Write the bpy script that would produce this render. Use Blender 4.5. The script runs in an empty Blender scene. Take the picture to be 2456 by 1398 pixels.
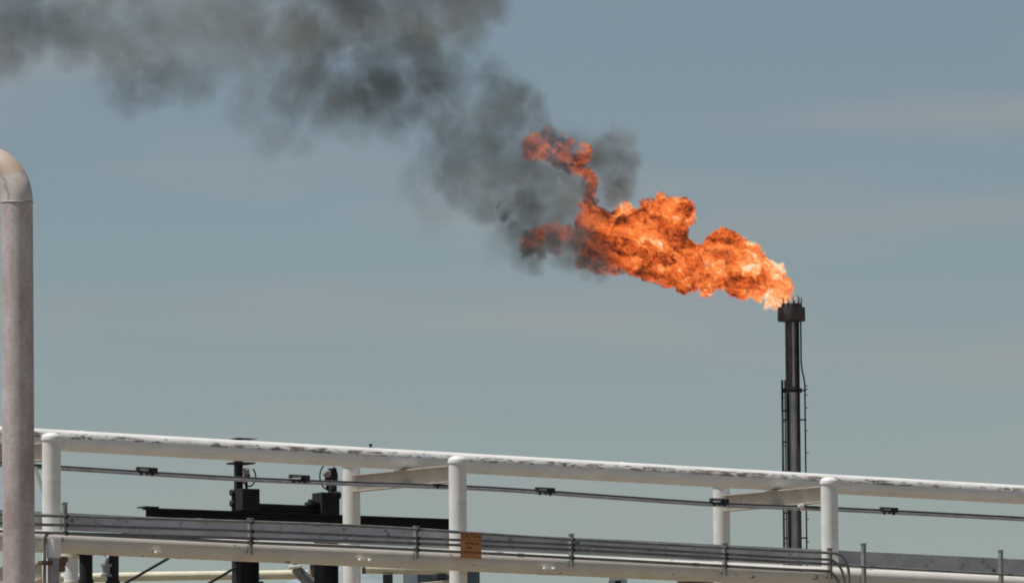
import bpy, bmesh, math, random
import numpy as np
from mathutils import Vector, Matrix

random.seed(7)
S = bpy.context.scene
COL = S.collection
R = math.radians

# ------------------------------------------------------------------ camera
FPX, CX, CY, CAMH = 17560.0, 1228.0, 699.0, 1.7        # focal length and centre in photo pixels
PITCH, ROLL = R(5.729), R(0.453)
cam = bpy.data.cameras.new('camera')
cam.sensor_fit = 'HORIZONTAL'
cam.sensor_width = 36.0
cam.lens = 36.0 * FPX / 2456.0
cam.clip_start, cam.clip_end = 1.0, 30000.0
camo = bpy.data.objects.new('camera', cam)
COL.objects.link(camo)
camo.matrix_world = (Matrix.Translation((0, 0, CAMH)) @ Matrix.Rotation(R(90) + PITCH, 4, 'X')
                     @ Matrix.Rotation(-ROLL, 4, 'Z'))
S.camera = camo
CM = camo.matrix_world.to_3x3()
C0 = Vector((0, 0, CAMH))

# ------------------------------------------------------------------ world, sun, exposure
SUN_EL = 68.0
SUN_AZ = Vector((-0.965, -0.25, 0)).normalized()
sdir = SUN_AZ * math.cos(R(SUN_EL)) + Vector((0, 0, math.sin(R(SUN_EL))))
sun = bpy.data.lights.new('sun', 'SUN')
sun.energy, sun.angle, sun.color = 5.0, R(0.53), (1.0, 0.965, 0.91)
suno = bpy.data.objects.new('sun', sun)
COL.objects.link(suno)
suno.rotation_euler = sdir.to_track_quat('Z', 'Y').to_euler()

W = bpy.data.worlds.new('World')
S.world = W
W.use_nodes = True
wt = W.node_tree
wt.nodes.clear()


def N(t, kind, **kw):
    n = t.nodes.new(kind)
    for k, v in kw.items():
        setattr(n, k, v)
    return n


sky = N(wt, 'ShaderNodeTexSky', sky_type='NISHITA', sun_disc=False)
sky.sun_elevation = R(SUN_EL)
sky.sun_rotation = math.atan2(SUN_AZ.x, SUN_AZ.y)
sky.altitude = 0.0
sky.air_density, sky.dust_density, sky.ozone_density = 0.9, 0.5, 1.0
SKYTINT = (1.0, 0.95, 0.865)
mul = N(wt, 'ShaderNodeMix', data_type='RGBA', blend_type='MULTIPLY')
mul.inputs[0].default_value = 1.0
mul.inputs[7].default_value = (*SKYTINT, 1)
wt.links.new(sky.outputs[0], mul.inputs[6])
# thin streaks of high cloud, in world directions
tc = N(wt, 'ShaderNodeTexCoord')
mp = N(wt, 'ShaderNodeMapping')
mp.inputs['Scale'].default_value = (11, 11, 75)
mp.inputs['Rotation'].default_value = (0, R(1.2), 0)
wt.links.new(tc.outputs['Generated'], mp.inputs[0])
cn = N(wt, 'ShaderNodeTexNoise')
cn.inputs['Scale'].default_value = 1.0
cn.inputs['Detail'].default_value = 3.0
cn.inputs['Roughness'].default_value = 0.45
wt.links.new(mp.outputs[0], cn.inputs[0])
cr = N(wt, 'ShaderNodeMapRange', interpolation_type='SMOOTHSTEP')
cr.inputs[1].default_value, cr.inputs[2].default_value = 0.44, 0.72
cr.inputs[3].default_value, cr.inputs[4].default_value = 0.0, 0.42
wt.links.new(cn.outputs[0], cr.inputs[0])
cl = N(wt, 'ShaderNodeMix', data_type='RGBA')
cl.inputs[7].default_value = (5.3, 5.1, 5.0, 1)
wt.links.new(cr.outputs[0], cl.inputs[0])
wt.links.new(mul.outputs[2], cl.inputs[6])
bg = N(wt, 'ShaderNodeBackground')
bg.inputs[1].default_value = 0.0695
wt.links.new(cl.outputs[2], bg.inputs[0])
wo = N(wt, 'ShaderNodeOutputWorld')
wt.links.new(bg.outputs[0], wo.inputs[0])

S.view_settings.view_transform = 'Standard'
S.view_settings.look = 'None'
S.view_settings.exposure = 0.0
S.view_settings.gamma = 1.0
S.render.engine = 'CYCLES'
S.cycles.use_denoising = True
S.cycles.volume_bounces = 1
S.cycles.max_bounces = 6
S.cycles.volume_step_rate = 1.0
S.cycles.filter_width = 1.9
S.cycles.volume_max_steps = 512


# ------------------------------------------------------------------ placing
def ray(px, py):
    return (CM @ Vector((px - CX, CY - py, -FPX))).normalized()


def at(px, py, Y):
    d = ray(px, py)
    return C0 + d * (Y / d.y)


def at_z(px, py, z):
    d = ray(px, py)
    return C0 + d * ((z - CAMH) / d.z)


RA = R(40.23)                                             # bearing of the pipe rack
AX = Vector((math.cos(RA), math.sin(RA), 0))
PE = Vector((-math.sin(RA), math.cos(RA), 0))
RO = Vector((-0.673, 88.0, 0))                            # foot of the middle front post
RACK = Matrix.Translation(RO) @ Matrix.Rotation(RA, 4, 'Z')
BAY, DEPTH = 6.085, 2.036


def rk(px, py, n):
    """point of the rack's vertical plane at distance n behind the front posts, in rack coordinates"""
    d = ray(px, py)
    s = (RO + PE * n - C0).dot(PE) / d.dot(PE)
    p = C0 + d * s - RO
    return Vector((p.dot(AX), n, p.z))


# ------------------------------------------------------------------ mesh builder
class MB:
    def __init__(self):
        self.v, self.f, self.s = [], [], []

    def add(self, vs, fs, smooth=False):
        o = len(self.v)
        self.v += [tuple(x) for x in vs]
        self.f += [tuple(i + o for i in f) for f in fs]
        self.s += [smooth] * len(fs)
        return self

    def box(self, c, size, m=None):
        c = Vector(c)
        sx, sy, sz = (x / 2 for x in size)
        vs = [Vector((a * sx, b * sy, e * sz)) for a in (-1, 1) for b in (-1, 1) for e in (-1, 1)]
        if m is not None:
            vs = [m @ v for v in vs]
        vs = [v + c for v in vs]
        fs = [(0, 1, 3, 2), (4, 6, 7, 5), (0, 4, 5, 1), (2, 3, 7, 6), (0, 2, 6, 4), (1, 5, 7, 3)]
        return self.add(vs, fs)

    def tube(self, pts, r, seg=16, caps=True, jitter=0.0):
        pts = [Vector(p) for p in pts]
        rs = r if isinstance(r, (list, tuple)) else [r] * len(pts)
        n = len(pts)
        tang = []
        for i in range(n):
            a, b = pts[max(0, i - 1)], pts[min(n - 1, i + 1)]
            tang.append((b - a).normalized())
        t0 = tang[0]
        ref = Vector((0, 0, 1)) if abs(t0.z) < 0.9 else Vector((0, 1, 0))
        u = (ref - t0 * ref.dot(t0)).normalized()
        vs, fs = [], []
        for i in range(n):
            t = tang[i]
            u = (u - t * u.dot(t)).normalized()
            w = t.cross(u)
            for k in range(seg):
                a = 2 * math.pi * k / seg
                vs.append(pts[i] + (u * math.cos(a) + w * math.sin(a)) * rs[i])
        for i in range(n - 1):
            for k in range(seg):
                a, b = i * seg + k, i * seg + (k + 1) % seg
                fs.append((a, b, b + seg, a + seg))
        self.add(vs, fs, True)
        if caps:
            self.add(vs[:seg], [tuple(reversed(range(seg)))])
            self.add(vs[-seg:], [tuple(range(seg))])
        return self

    def lathe(self, prof, seg=32, c=(0, 0, 0)):
        c = Vector(c)
        vs, fs = [], []
        for r, z in prof:
            for k in range(seg):
                a = 2 * math.pi * k / seg
                vs.append(c + Vector((r * math.cos(a), r * math.sin(a), z)))
        for i in range(len(prof) - 1):
            for k in range(seg):
                a, b = i * seg + k, i * seg + (k + 1) % seg
                fs.append((a, b, b + seg, a + seg))
        return self.add(vs, fs, True)

    def prism(self, prof, a, b, xdir, ydir):
        """closed outline prof (2-D) swept from a to b"""
        a, b = Vector(a), Vector(b)
        xd, yd = Vector(xdir), Vector(ydir)
        n = len(prof)
        vs = [a + xd * p[0] + yd * p[1] for p in prof] + [b + xd * p[0] + yd * p[1] for p in prof]
        fs = [(k, (k + 1) % n, (k + 1) % n + n, k + n) for k in range(n)]
        fs += [tuple(reversed(range(n))), tuple(range(n, 2 * n))]
        return self.add(vs, fs)

    def build(self, name, mat, parent=None, bevel=0.0, matrix=None):
        me = bpy.data.meshes.new(name)
        me.from_pydata(self.v, [], self.f)
        me.polygons.foreach_set('use_smooth', self.s)
        me.materials.append(mat)
        bm = bmesh.new()
        bm.from_mesh(me)
        bmesh.ops.remove_doubles(bm, verts=bm.verts, dist=1e-5)
        bmesh.ops.recalc_face_normals(bm, faces=bm.faces)
        for e in bm.edges:
            if len(e.link_faces) == 2 and e.calc_face_angle(0) > R(40):
                e.smooth = False
        bm.to_mesh(me)
        bm.free()
        o = bpy.data.objects.new(name, me)
        COL.objects.link(o)
        if parent is not None:
            o.parent = parent
        if matrix is not None:
            o.matrix_world = matrix
        if bevel:
            b = o.modifiers.new('bevel', 'BEVEL')
            b.width, b.segments, b.limit_method = bevel, 2, 'ANGLE'
        return o


def tag(o, label=None, cat=None, group=None, kind=None):
    if label: o['label'] = label
    if cat: o['category'] = cat
    if group: o['group'] = group
    if kind: o['kind'] = kind
    return o


def empty(name, loc=(0, 0, 0), rz=0.0, matrix=None):
    o = bpy.data.objects.new(name, None)
    COL.objects.link(o)
    if matrix is not None:
        o.matrix_world = matrix
    else:
        o.location = loc
        o.rotation_euler = (0, 0, rz)
    return o


def arc(c, a, b, r, d0, d1, n=10):
    """quarter-like bend of radius r round c from direction a to b (unit vectors), angles d0..d1 degrees"""
    c, a, b = Vector(c), Vector(a), Vector(b)
    return [c + a * (r * math.cos(R(d0 + (d1 - d0) * i / n))) + b * (r * math.sin(R(d0 + (d1 - d0) * i / n)))
            for i in range(n + 1)]


def smooth_path(pts, n=8):
    """Catmull-Rom through the points"""
    pts = [Vector(p) for p in pts]
    out = []
    for i in range(len(pts) - 1):
        p0, p1, p2, p3 = pts[max(0, i - 1)], pts[i], pts[i + 1], pts[min(len(pts) - 1, i + 2)]
        for k in range(n):
            t = k / n
            out.append(0.5 * ((2 * p1) + (p2 - p0) * t + (2 * p0 - 5 * p1 + 4 * p2 - p3) * t * t
                              + (3 * p1 - p0 - 3 * p2 + p3) * t ** 3))
    out.append(pts[-1])
    return out


# ------------------------------------------------------------------ materials
def mat_base(name):
    m = bpy.data.materials.new(name)
    m.use_nodes = True
    t = m.node_tree
    b = t.nodes['Principled BSDF']
    return m, t, b


def noise(t, vec, scale, detail=4.0, rough=0.55, dist=0.0):
    n = N(t, 'ShaderNodeTexNoise')
    n.inputs['Scale'].default_value = scale
    n.inputs['Detail'].default_value = detail
    n.inputs['Roughness'].default_value = rough
    n.inputs['Distortion'].default_value = dist
    if vec is not None:
        t.links.new(vec, n.inputs['Vector'])
    return n.outputs[0]


def maprange(t, val, a, b, c=0.0, d=1.0, smooth=True):
    n = N(t, 'ShaderNodeMapRange', interpolation_type='SMOOTHSTEP' if smooth else 'LINEAR')
    n.inputs[1].default_value, n.inputs[2].default_value = a, b
    n.inputs[3].default_value, n.inputs[4].default_value = c, d
    if val is not None:
        t.links.new(val, n.inputs[0])
    return n.outputs[0]


def math_(t, op, a, b=None, c=None, clamp=False):
    n = N(t, 'ShaderNodeMath', operation=op, use_clamp=clamp)
    for i, x in enumerate((a, b, c)):
        if x is None:
            continue
        if isinstance(x, (int, float)):
            n.inputs[i].default_value = x
        else:
            t.links.new(x, n.inputs[i])
    return n.outputs[0]


def mix(t, fac, a, b):
    n = N(t, 'ShaderNodeMix', data_type='RGBA')
    for i, x in ((0, fac), (6, a), (7, b)):
        if isinstance(x, (int, float)):
            n.inputs[i].default_value = x
        elif isinstance(x, tuple):
            n.inputs[i].default_value = (*x, 1)
        else:
            t.links.new(x, n.inputs[i])
    return n.outputs[2]


def mapped(t, scale, loc=(0, 0, 0)):
    tc = N(t, 'ShaderNodeTexCoord')
    mp = N(t, 'ShaderNodeMapping')
    mp.inputs['Scale'].default_value = scale
    mp.inputs['Location'].default_value = loc
    t.links.new(tc.outputs['Object'], mp.inputs[0])
    return mp.outputs[0]


def bump(t, b, h, strength=0.2, dist=0.01):
    n = N(t, 'ShaderNodeBump')
    n.inputs['Strength'].default_value = strength
    n.inputs['Distance'].default_value = dist
    t.links.new(h, n.inputs['Height'])
    t.links.new(n.outputs[0], b.inputs['Normal'])


def simple(name, col, rough=0.6, metal=0.0, var=0.25, scale=6.0, dirt=None, dirt_amt=0.3):
    m, t, b = mat_base(name)
    v = mapped(t, (1, 1, 1))
    n1 = noise(t, v, scale, 5)
    c = mix(t, maprange(t, n1, 0.3, 0.7), tuple(x * (1 - var) for x in col), tuple(min(1, x * (1 + var)) for x in col))
    if dirt:
        n2 = noise(t, v, scale * 2.7, 6, 0.65)
        c = mix(t, maprange(t, n2, 0.62 - dirt_amt * 0.2, 0.72, 0, 0.85), c, dirt)
    t.links.new(c, b.inputs['Base Color'])
    b.inputs['Roughness'].default_value = rough
    b.inputs['Metallic'].default_value = metal
    bump(t, b, n1, 0.15, 0.004)
    return m


def white_pipe_mat(name, band=None, base=(0.75, 0.735, 0.71), bottom=False, seed=0.0, amount=0.5):
    """white paint; peeling follows a band round the pipe (local x along the pipe)"""
    m, t, b = mat_base(name)
    tc = N(t, 'ShaderNodeTexCoord')
    sep = N(t, 'ShaderNodeSeparateXYZ')
    t.links.new(tc.outputs['Object'], sep.inputs[0])
    v1 = mapped(t, (1, 1, 1), (seed, 0, 0))
    grime = noise(t, v1, 2.2, 5, 0.6)
    c = mix(t, maprange(t, grime, 0.35, 0.75), base, tuple(x * 0.86 for x in base))
    long_n = noise(t, mapped(t, (1.6, 14, 14), (seed, 0, 0)), 1.0, 4, 0.6)
    c = mix(t, maprange(t, long_n, 0.5, 0.75, 0, 0.35), c, (0.52, 0.47, 0.40))
    if band:
        ang = math_(t, 'ARCTAN2', sep.outputs[2], math_(t, 'MULTIPLY', sep.outputs[1], -1.0))   # 0 = facing outwards, +90 = up
        a0, a1, a2, a3 = (R(x) for x in band)
        m1 = maprange(t, ang, a0, a1)
        m2 = maprange(t, ang, a2, a3, 1, 0)
        msk = math_(t, 'MULTIPLY', m1, m2)
        pn = noise(t, mapped(t, (5.5, 26, 26), (seed * 2.3, 1, 0)), 1.0, 7, 0.7, 0.6)
        pl = noise(t, mapped(t, (0.45, 1, 1), (seed + 5, 0, 0)), 1.0, 2)
        thr = math_(t, 'ADD', pn, math_(t, 'MULTIPLY', math_(t, 'SUBTRACT', pl, 0.5), 0.35))
        thr = math_(t, 'ADD', thr, math_(t, 'MULTIPLY', math_(t, 'SUBTRACT', msk, 1.0), 0.35))
        peel = maprange(t, thr, 0.60 - amount * 0.16, 0.66 - amount * 0.16)
        pc = noise(t, mapped(t, (5, 9, 9), (seed, 3, 0)), 1.0, 5, 0.6)
        pcol = mix(t, maprange(t, pc, 0.42, 0.62), (0.07, 0.065, 0.055), (0.27, 0.20, 0.12))
        c = mix(t, math_(t, 'MULTIPLY', peel, 0.88), c, pcol)
    if bottom:
        ang = math_(t, 'ARCTAN2', sep.outputs[2], math_(t, 'MULTIPLY', sep.outputs[1], -1.0))
        msk = maprange(t, ang, R(-25), R(-75))
        pn = noise(t, mapped(t, (2.6, 9, 9), (seed * 1.7, 4, 0)), 1.0, 7, 0.7, 0.8)
        thr = math_(t, 'ADD', pn, math_(t, 'MULTIPLY', math_(t, 'SUBTRACT', msk, 1.0), 0.22))
        pc = noise(t, mapped(t, (5, 9, 9), (seed, 7, 0)), 1.0, 5, 0.6)
        pcol = mix(t, maprange(t, pc, 0.4, 0.6), (0.05, 0.035, 0.03), (0.22, 0.11, 0.05))
        c = mix(t, maprange(t, thr, 0.585, 0.64, 0, 0.9), c, pcol)
        sp = noise(t, mapped(t, (7, 12, 12), (seed, 9, 0)), 1.0, 3, 0.5)
        c = mix(t, maprange(t, sp, 0.70, 0.735, 0, 0.85), c, (0.05, 0.04, 0.035))
    t.links.new(c, b.inputs['Base Color'])
    b.inputs['Roughness'].default_value = 0.48
    bump(t, b, grime, 0.1, 0.003)
    return m


M = {}
M['post'] = white_pipe_mat('white post paint', None, (0.76, 0.755, 0.73), seed=3)
M['rail'] = white_pipe_mat('peeling white pipe paint', (0, 10, 36, 48), seed=1.3, amount=0.72)
M['low'] = white_pipe_mat('rust spotted white pipe paint', None, (0.66, 0.63, 0.585), bottom=True, seed=8.1)
M['beam'] = simple('white beam paint', (0.48, 0.44, 0.39), 0.55, 0, 0.12, 3.0, (0.10, 0.07, 0.05), 0.15)
M['chan'] = simple('grey white channel paint', (0.33, 0.345, 0.37), 0.55, 0, 0.14, 3.0, (0.05, 0.045, 0.045), 0.25)
M['galv'] = simple('galvanised steel', (0.27, 0.28, 0.27), 0.5, 0.35, 0.2, 9.0)
M['cond'] = simple('dull grey conduit', (0.17, 0.175, 0.17), 0.55, 0.2, 0.25, 5.0, (0.06, 0.05, 0.045), 0.2)
M['strip'] = simple('dark weathered cable', (0.05, 0.047, 0.042), 0.7, 0, 0.3, 8.0)
M['rail_grey'] = simple('grey tray steel', (0.30, 0.295, 0.30), 0.5, 0.2, 0.18, 5.0)
M['dark'] = simple('black painted steel', (0.010, 0.010, 0.011), 0.95, 0, 0.3, 4.0)
M['dark2'] = simple('charcoal steel', (0.018, 0.019, 0.022), 0.9, 0, 0.25, 4.0)
M['slate'] = simple('slate blue cladding', (0.085, 0.115, 0.14), 0.6, 0, 0.12, 2.0)
M['slate2'] = simple('light slate roof metal', (0.22, 0.26, 0.28), 0.6, 0, 0.1, 2.0)
M['tan'] = simple('tan insulated pipe', (0.60, 0.56, 0.42), 0.6, 0, 0.1, 2.0, (0.25, 0.2, 0.12), 0.1)
M['brown'] = simple('rusty brown steel', (0.13, 0.075, 0.055), 0.8, 0, 0.35, 7.0)
M['lug'] = simple('bright white steel lug', (0.82, 0.81, 0.75), 0.4, 0, 0.05, 4.0)
M['flaretip'] = simple('scorched flare tip steel', (0.085, 0.078, 0.080), 0.75, 0.1, 0.45, 2.5)
M['flarering'] = simple('sooty flare ring steel', (0.06, 0.054, 0.053), 0.8, 0.0, 0.3, 2.0)
M['riser'] = simple('grey flare riser steel', (0.42, 0.415, 0.425), 0.5, 0.15, 0.2, 1.2, (0.12, 0.10, 0.09), 0.2)
M['lens'] = simple('lamp glass', (0.75, 0.76, 0.75), 0.15, 0, 0.05, 4.0)
M['sign'] = simple('faded orange sign face', (0.46, 0.20, 0.055), 0.55, 0, 0.16, 9.0, (0.22, 0.10, 0.04), 0.3)
M['ink'] = simple('worn dark sign ink', (0.10, 0.045, 0.02), 0.7, 0, 0.3, 20.0)


def old_pipe_mat():
    m, t, b = mat_base('weathered primer grey pipe paint')
    v = mapped(t, (1, 1, 0.45))
    n1 = noise(t, v, 3.0, 6, 0.62)
    n2 = noise(t, mapped(t, (1, 1, 1)), 26.0, 4, 0.7)
    c = mix(t, maprange(t, n1, 0.30, 0.68), (0.58, 0.535, 0.53), (0.35, 0.28, 0.27))
    c = mix(t, maprange(t, n2, 0.45, 0.72, 0, 0.5), c, (0.30, 0.235, 0.225))
    st = noise(t, mapped(t, (9, 9, 0.25)), 1.0, 4, 0.6)
    c = mix(t, maprange(t, st, 0.50, 0.75, 0, 0.45), c, (0.58, 0.53, 0.51))
    t.links.new(c, b.inputs['Base Color'])
    b.inputs['Roughness'].default_value = 0.7
    bump(t, b, n2, 0.25, 0.004)
    return m


def old_elbow_mat():
    m, t, b = mat_base('pale elbow paint with rust on its crown')
    tc = N(t, 'ShaderNodeTexCoord')
    sep = N(t, 'ShaderNodeSeparateXYZ')
    t.links.new(tc.outputs['Object'], sep.inputs[0])
    n1 = noise(t, mapped(t, (1, 1, 1)), 5.0, 5, 0.6)
    c = mix(t, maprange(t, n1, 0.3, 0.7), (0.60, 0.56, 0.52), (0.50, 0.455, 0.43))
    # rust patch on the outer crown of the bend: radius from the bend centre (local origin)
    rr = math_(t, 'SQRT', math_(t, 'ADD', math_(t, 'MULTIPLY', sep.outputs[0], sep.outputs[0]),
                                math_(t, 'MULTIPLY', sep.outputs[2], sep.outputs[2])))
    rn = noise(t, mapped(t, (1, 1, 1), (3, 0, 0)), 7.0, 6, 0.65)
    rj = math_(t, 'ADD', rr, math_(t, 'MULTIPLY', math_(t, 'SUBTRACT', rn, 0.5), 0.22))
    up = maprange(t, math_(t, 'ADD', sep.outputs[2], math_(t, 'MULTIPLY', math_(t, 'SUBTRACT', rn, 0.5), 0.3)), 0.16, 0.30)
    k = math_(t, 'MULTIPLY', maprange(t, rj, 0.375, 0.40), up)
    c = mix(t, math_(t, 'MULTIPLY', k, 0.7), c, (0.36, 0.235, 0.155))
    edge = math_(t, 'MULTIPLY', maprange(t, rj, 0.365, 0.385), maprange(t, rj, 0.41, 0.39))
    c = mix(t, math_(t, 'MULTIPLY', edge, 0.45), c, (0.14, 0.09, 0.08))
    t.links.new(c, b.inputs['Base Color'])
    b.inputs['Roughness'].default_value = 0.65
    bump(t, b, n1, 0.2, 0.004)
    return m


def ground_mat():
    m, t, b = mat_base('pale shell gravel')
    v = mapped(t, (1, 1, 1))
    n1 = noise(t, v, 0.05, 6, 0.6)
    n2 = noise(t, v, 3.0, 6, 0.7)
    c = mix(t, maprange(t, n1, 0.35, 0.65), (0.20, 0.16, 0.112), (0.145, 0.122, 0.085))
    c = mix(t, maprange(t, n2, 0.4, 0.7, 0, 0.5), c, (0.24, 0.20, 0.148))
    t.links.new(c, b.inputs['Base Color'])
    b.inputs['Roughness'].default_value = 0.95
    bump(t, b, n2, 0.4, 0.03)
    return m


# ------------------------------------------------------------------ ground
g = MB()
g.add([(-9000, -9000, 0), (9000, -9000, 0), (9000, 9000, 0), (-9000, 9000, 0)], [(0, 1, 2, 3)])
tag(g.build('ground', ground_mat()), 'pale gravel yard under the pipe rack', kind='structure')

# ------------------------------------------------------------------ pipe rack frames
PR = 0.108
H_TOP = 8.545
BEAM_TOP, BEAM_H = 8.435, 0.205


def ibeam(h, w, tf, tw):
    return [(-w / 2, -h / 2), (w / 2, -h / 2), (w / 2, -h / 2 + tf), (tw / 2, -h / 2 + tf), (tw / 2, h / 2 - tf), (w / 2, h / 2 - tf),
            (w / 2, h / 2), (-w / 2, h / 2), (-w / 2, h / 2 - tf), (-tw / 2, h / 2 - tf), (-tw / 2, -h / 2 + tf), (-w / 2, -h / 2 + tf)]


def make_frame():
    root = empty('pipe_rack_frame')
    for y in (0.0, DEPTH):
        p = MB()
        ht = H_TOP + (0.085 if y else 0.0)
        p.tube([(0, y, 0.02), (0, y, 2.5), (0, y, 5.0), (0, y, ht - 0.075)], PR, 32)
        po = p.build('post', M['post'], root)
        c = MB()
        c.lathe([(PR + 0.002, -0.012), (PR + 0.010, -0.004), (PR + 0.010, 0.030), (PR + 0.002, 0.048), (PR * 0.82, 0.066),
                 (PR * 0.5, 0.080), (0.0005, 0.085)], 32, (0, y, ht - 0.085))
        c.build('end_cap', M['post'], po)
        s = MB()
        s.lathe([(0.0005, 0.0), (0.24, 0.0), (0.24, 0.025), (0.0005, 0.025)], 20, (0, y, 0.0))
        s.build('base_plate', M['galv'], po)
    b = MB()
    zc = BEAM_TOP - BEAM_H / 2
    b.prism(ibeam(BEAM_H, 0.155, 0.012, 0.010), (0, PR - 0.01, zc), (0, DEPTH - PR + 0.01, zc), (1, 0, 0), (0, 0, 1))
    b.build('crossbeam', M['beam'], root)
    b = MB()
    zc = 7.05 - 0.1
    b.prism(ibeam(0.2, 0.13, 0.012, 0.010), (0, PR - 0.01, zc), (0, DEPTH - PR + 0.01, zc), (1, 0, 0), (0, 0, 1))
    b.build('crossbeam', M['beam'], root)
    return root


def copy_tree(o, parent=None):
    c = o.copy()
    COL.objects.link(c)
    if parent is not None:
        c.parent = parent
        c.matrix_parent_inverse = o.matrix_parent_inverse.copy()
    for ch in [x for x in bpy.data.objects if x.parent == o]:
        copy_tree(ch, c)
    return c


f0 = make_frame()
bpy.context.view_layer.update()
flabels = {-1: 'white round post frame of the pipe rack beside the big rusty pipe',
           0: 'white capped post frame of the pipe rack behind the orange caution sign',
           1: 'white capped post frame of the pipe rack in front of the flare stack'}
for i in (-1, 0, 1):
    o = f0 if i == -1 else copy_tree(f0)
    o.location = RO + AX * (BAY * i)
    o.rotation_euler = (0, 0, RA)
    tag(o, flabels[i], 'pipe rack frame', 'post frames carrying the white pipes')

# ------------------------------------------------------------------ long members of the rack (local x along the rack)
T0, T1 = -9.5, 11.5


def along(n, z, r, name, mat, seg=40, t0=T0, t1=T1, step=0.5):
    o = MB()
    k = int((t1 - t0) / step)
    o.tube([(t0 + (t1 - t0) * i / k, 0, 0) for i in range(k + 1)], r, seg)
    return o.build(name, mat, None, matrix=RACK @ Matrix.Translation((0, n, z)))


RAIL_R = 0.1235
rail = along(1.018, BEAM_TOP + RAIL_R + 0.004, RAIL_R, 'top_pipe', M['rail'])
tag(rail, 'long white pipe with peeling paint along the top of the rack', 'pipe')
for t in (-4.9, 3.5):
    sh = MB()
    sh.lathe([(RAIL_R - 0.003, -0.015), (RAIL_R + 0.001, -0.012), (RAIL_R + 0.004, 0.0), (RAIL_R + 0.001, 0.012), (RAIL_R - 0.003, 0.015)], 40, (0, 0, t))
    for i, v in enumerate(sh.v):
        sh.v[i] = (v[2], v[1], v[0])
    sh.build('weld_seam', M['rail'], rail, matrix=rail.matrix_world)

p = rk(889, 1076, 1.018)
sh = MB()
zr = BEAM_TOP + 2 * RAIL_R
sh.tube([(p.x, p.y, zr - 0.01), (p.x, p.y, zr + 0.03)], 0.012, 10)
sh.tube([(p.x, p.y, zr + 0.028), (p.x, p.y, zr + 0.05)], 0.022, 10)
sh.build('vent_plug', M['dark'], rail, matrix=RACK)

LOW_R, LOW_N = 0.126, -0.262
LOW_Z = 7.141 + LOW_R - 0.005
low = along(LOW_N, LOW_Z, LOW_R, 'lower_pipe', M['low'])
tag(low, 'lower white pipe with rust spots running under the grey conduits', 'pipe')
for px, py, w in ((377, 1323, .075), (866, 1341, .085), (1309, 1362, .09), (1326, 1362, .03), (885, 1342, .022)):
    p = rk(px, py, LOW_N - LOW_R - 0.02)
    l = MB()
    l.box((p.x, p.y - 0.004, p.z), (w, 0.07, 0.028))
    l.build('pipe_lug', M['lug'], low, bevel=0.004, matrix=RACK)

# channel beam between the two pipes
CH_N = 0.175
ch = MB()
zt = 7.645
hh = 0.20
prof = [(-0.0, -hh), (0.075, -hh), (0.075, -hh + 0.011), (0.011, -hh + 0.011), (0.011, -0.011), (0.075, -0.011), (0.075, 0), (0, 0)]
ch.prism(prof, (T0, CH_N, zt), (T1, CH_N, zt), (0, 1, 0), (0, 0, 1))
cho = ch.build('channel_beam', M['chan'], None, bevel=0.003, matrix=RACK)
tag(cho, 'grey white steel channel beam behind the row of grey conduits', 'steel beam')

# thin rail with cable under the crossbeams
def rail_path(dy=0.0, n=0.40):
    pts = [(-260, 1096), (149, 1121), (613, 1149), (1040, 1165), (1230, 1174), (1700, 1207), (2013, 1220), (2456, 1243), (2800, 1262)]
    return smooth_path([rk(x, y + dy, n) for x, y in pts], 4)


tr = empty('conduit_rail', matrix=RACK)
c = MB(); c.tube(rail_path(3.2), 0.019, 14); c.build('grey_conduit', M['rail_grey'], tr)
c = MB(); c.tube(rail_path(-2.2, 0.405), 0.014, 12); c.build('dark_strip', M['strip'], tr)  # dark tube laid along the top for the rail's dark upper strip
tag(tr, 'thin grey conduit with a dark cable on it, slung below the top pipe', 'conduit')
for px, py in ((352, 1130), (718, 1148), (1307, 1178), (1725, 1204), (2132, 1225)):
    p = rk(px, py, 0.39)
    h = MB()
    L = 0.29
    h.box((p.x, p.y, p.z + 0.042), (L, 0.05, 0.010))
    h.box((p.x - L / 2 + 0.01, p.y, p.z + 0.020), (0.02, 0.048, 0.036))
    h.box((p.x + L / 2 - 0.055, p.y, p.z + 0.016), (0.11, 0.048, 0.044))
    h.box((p.x + L / 2 - 0.075, p.y - 0.014, p.z - 0.01), (0.03, 0.03, 0.07))
    for k, dx in enumerate((-0.09, 0.0, 0.075)):
        h.tube([(p.x + dx, p.y - 0.012, p.z - 0.042 - 0.008 * (k != 1)), (p.x + dx, p.y - 0.012, p.z - 0.012)], 0.014, 8)
    h.build('hanger_bracket', M['dark2'], tr, bevel=0.002)
    h = MB()
    h.box((p.x - 0.045, p.y - 0.006, p.z + 0.021), (0.13, 0.02, 0.026))
    h.build('hanger_plate', M['rail_grey'], tr, bevel=0.002)
for px, py, m in ((1049, 1160, 'dark2'), (1920, 1213, 'lug')):
    p = rk(px, py, 0.385)
    h = MB()
    h.box((p.x, p.y, p.z), (0.07, 0.05, 0.03))
    h.tube([(p.x, p.y - 0.01, p.z - 0.06), (p.x, p.y - 0.01, p.z + 0.025)], 0.01, 8)
    h.tube([(p.x + 0.03, p.y - 0.01, p.z - 0.03), (p.x + 0.03, p.y - 0.01, p.z + 0.03)], 0.008, 8)
    h.build('beam_clamp', M[m], tr, bevel=0.003)

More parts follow.
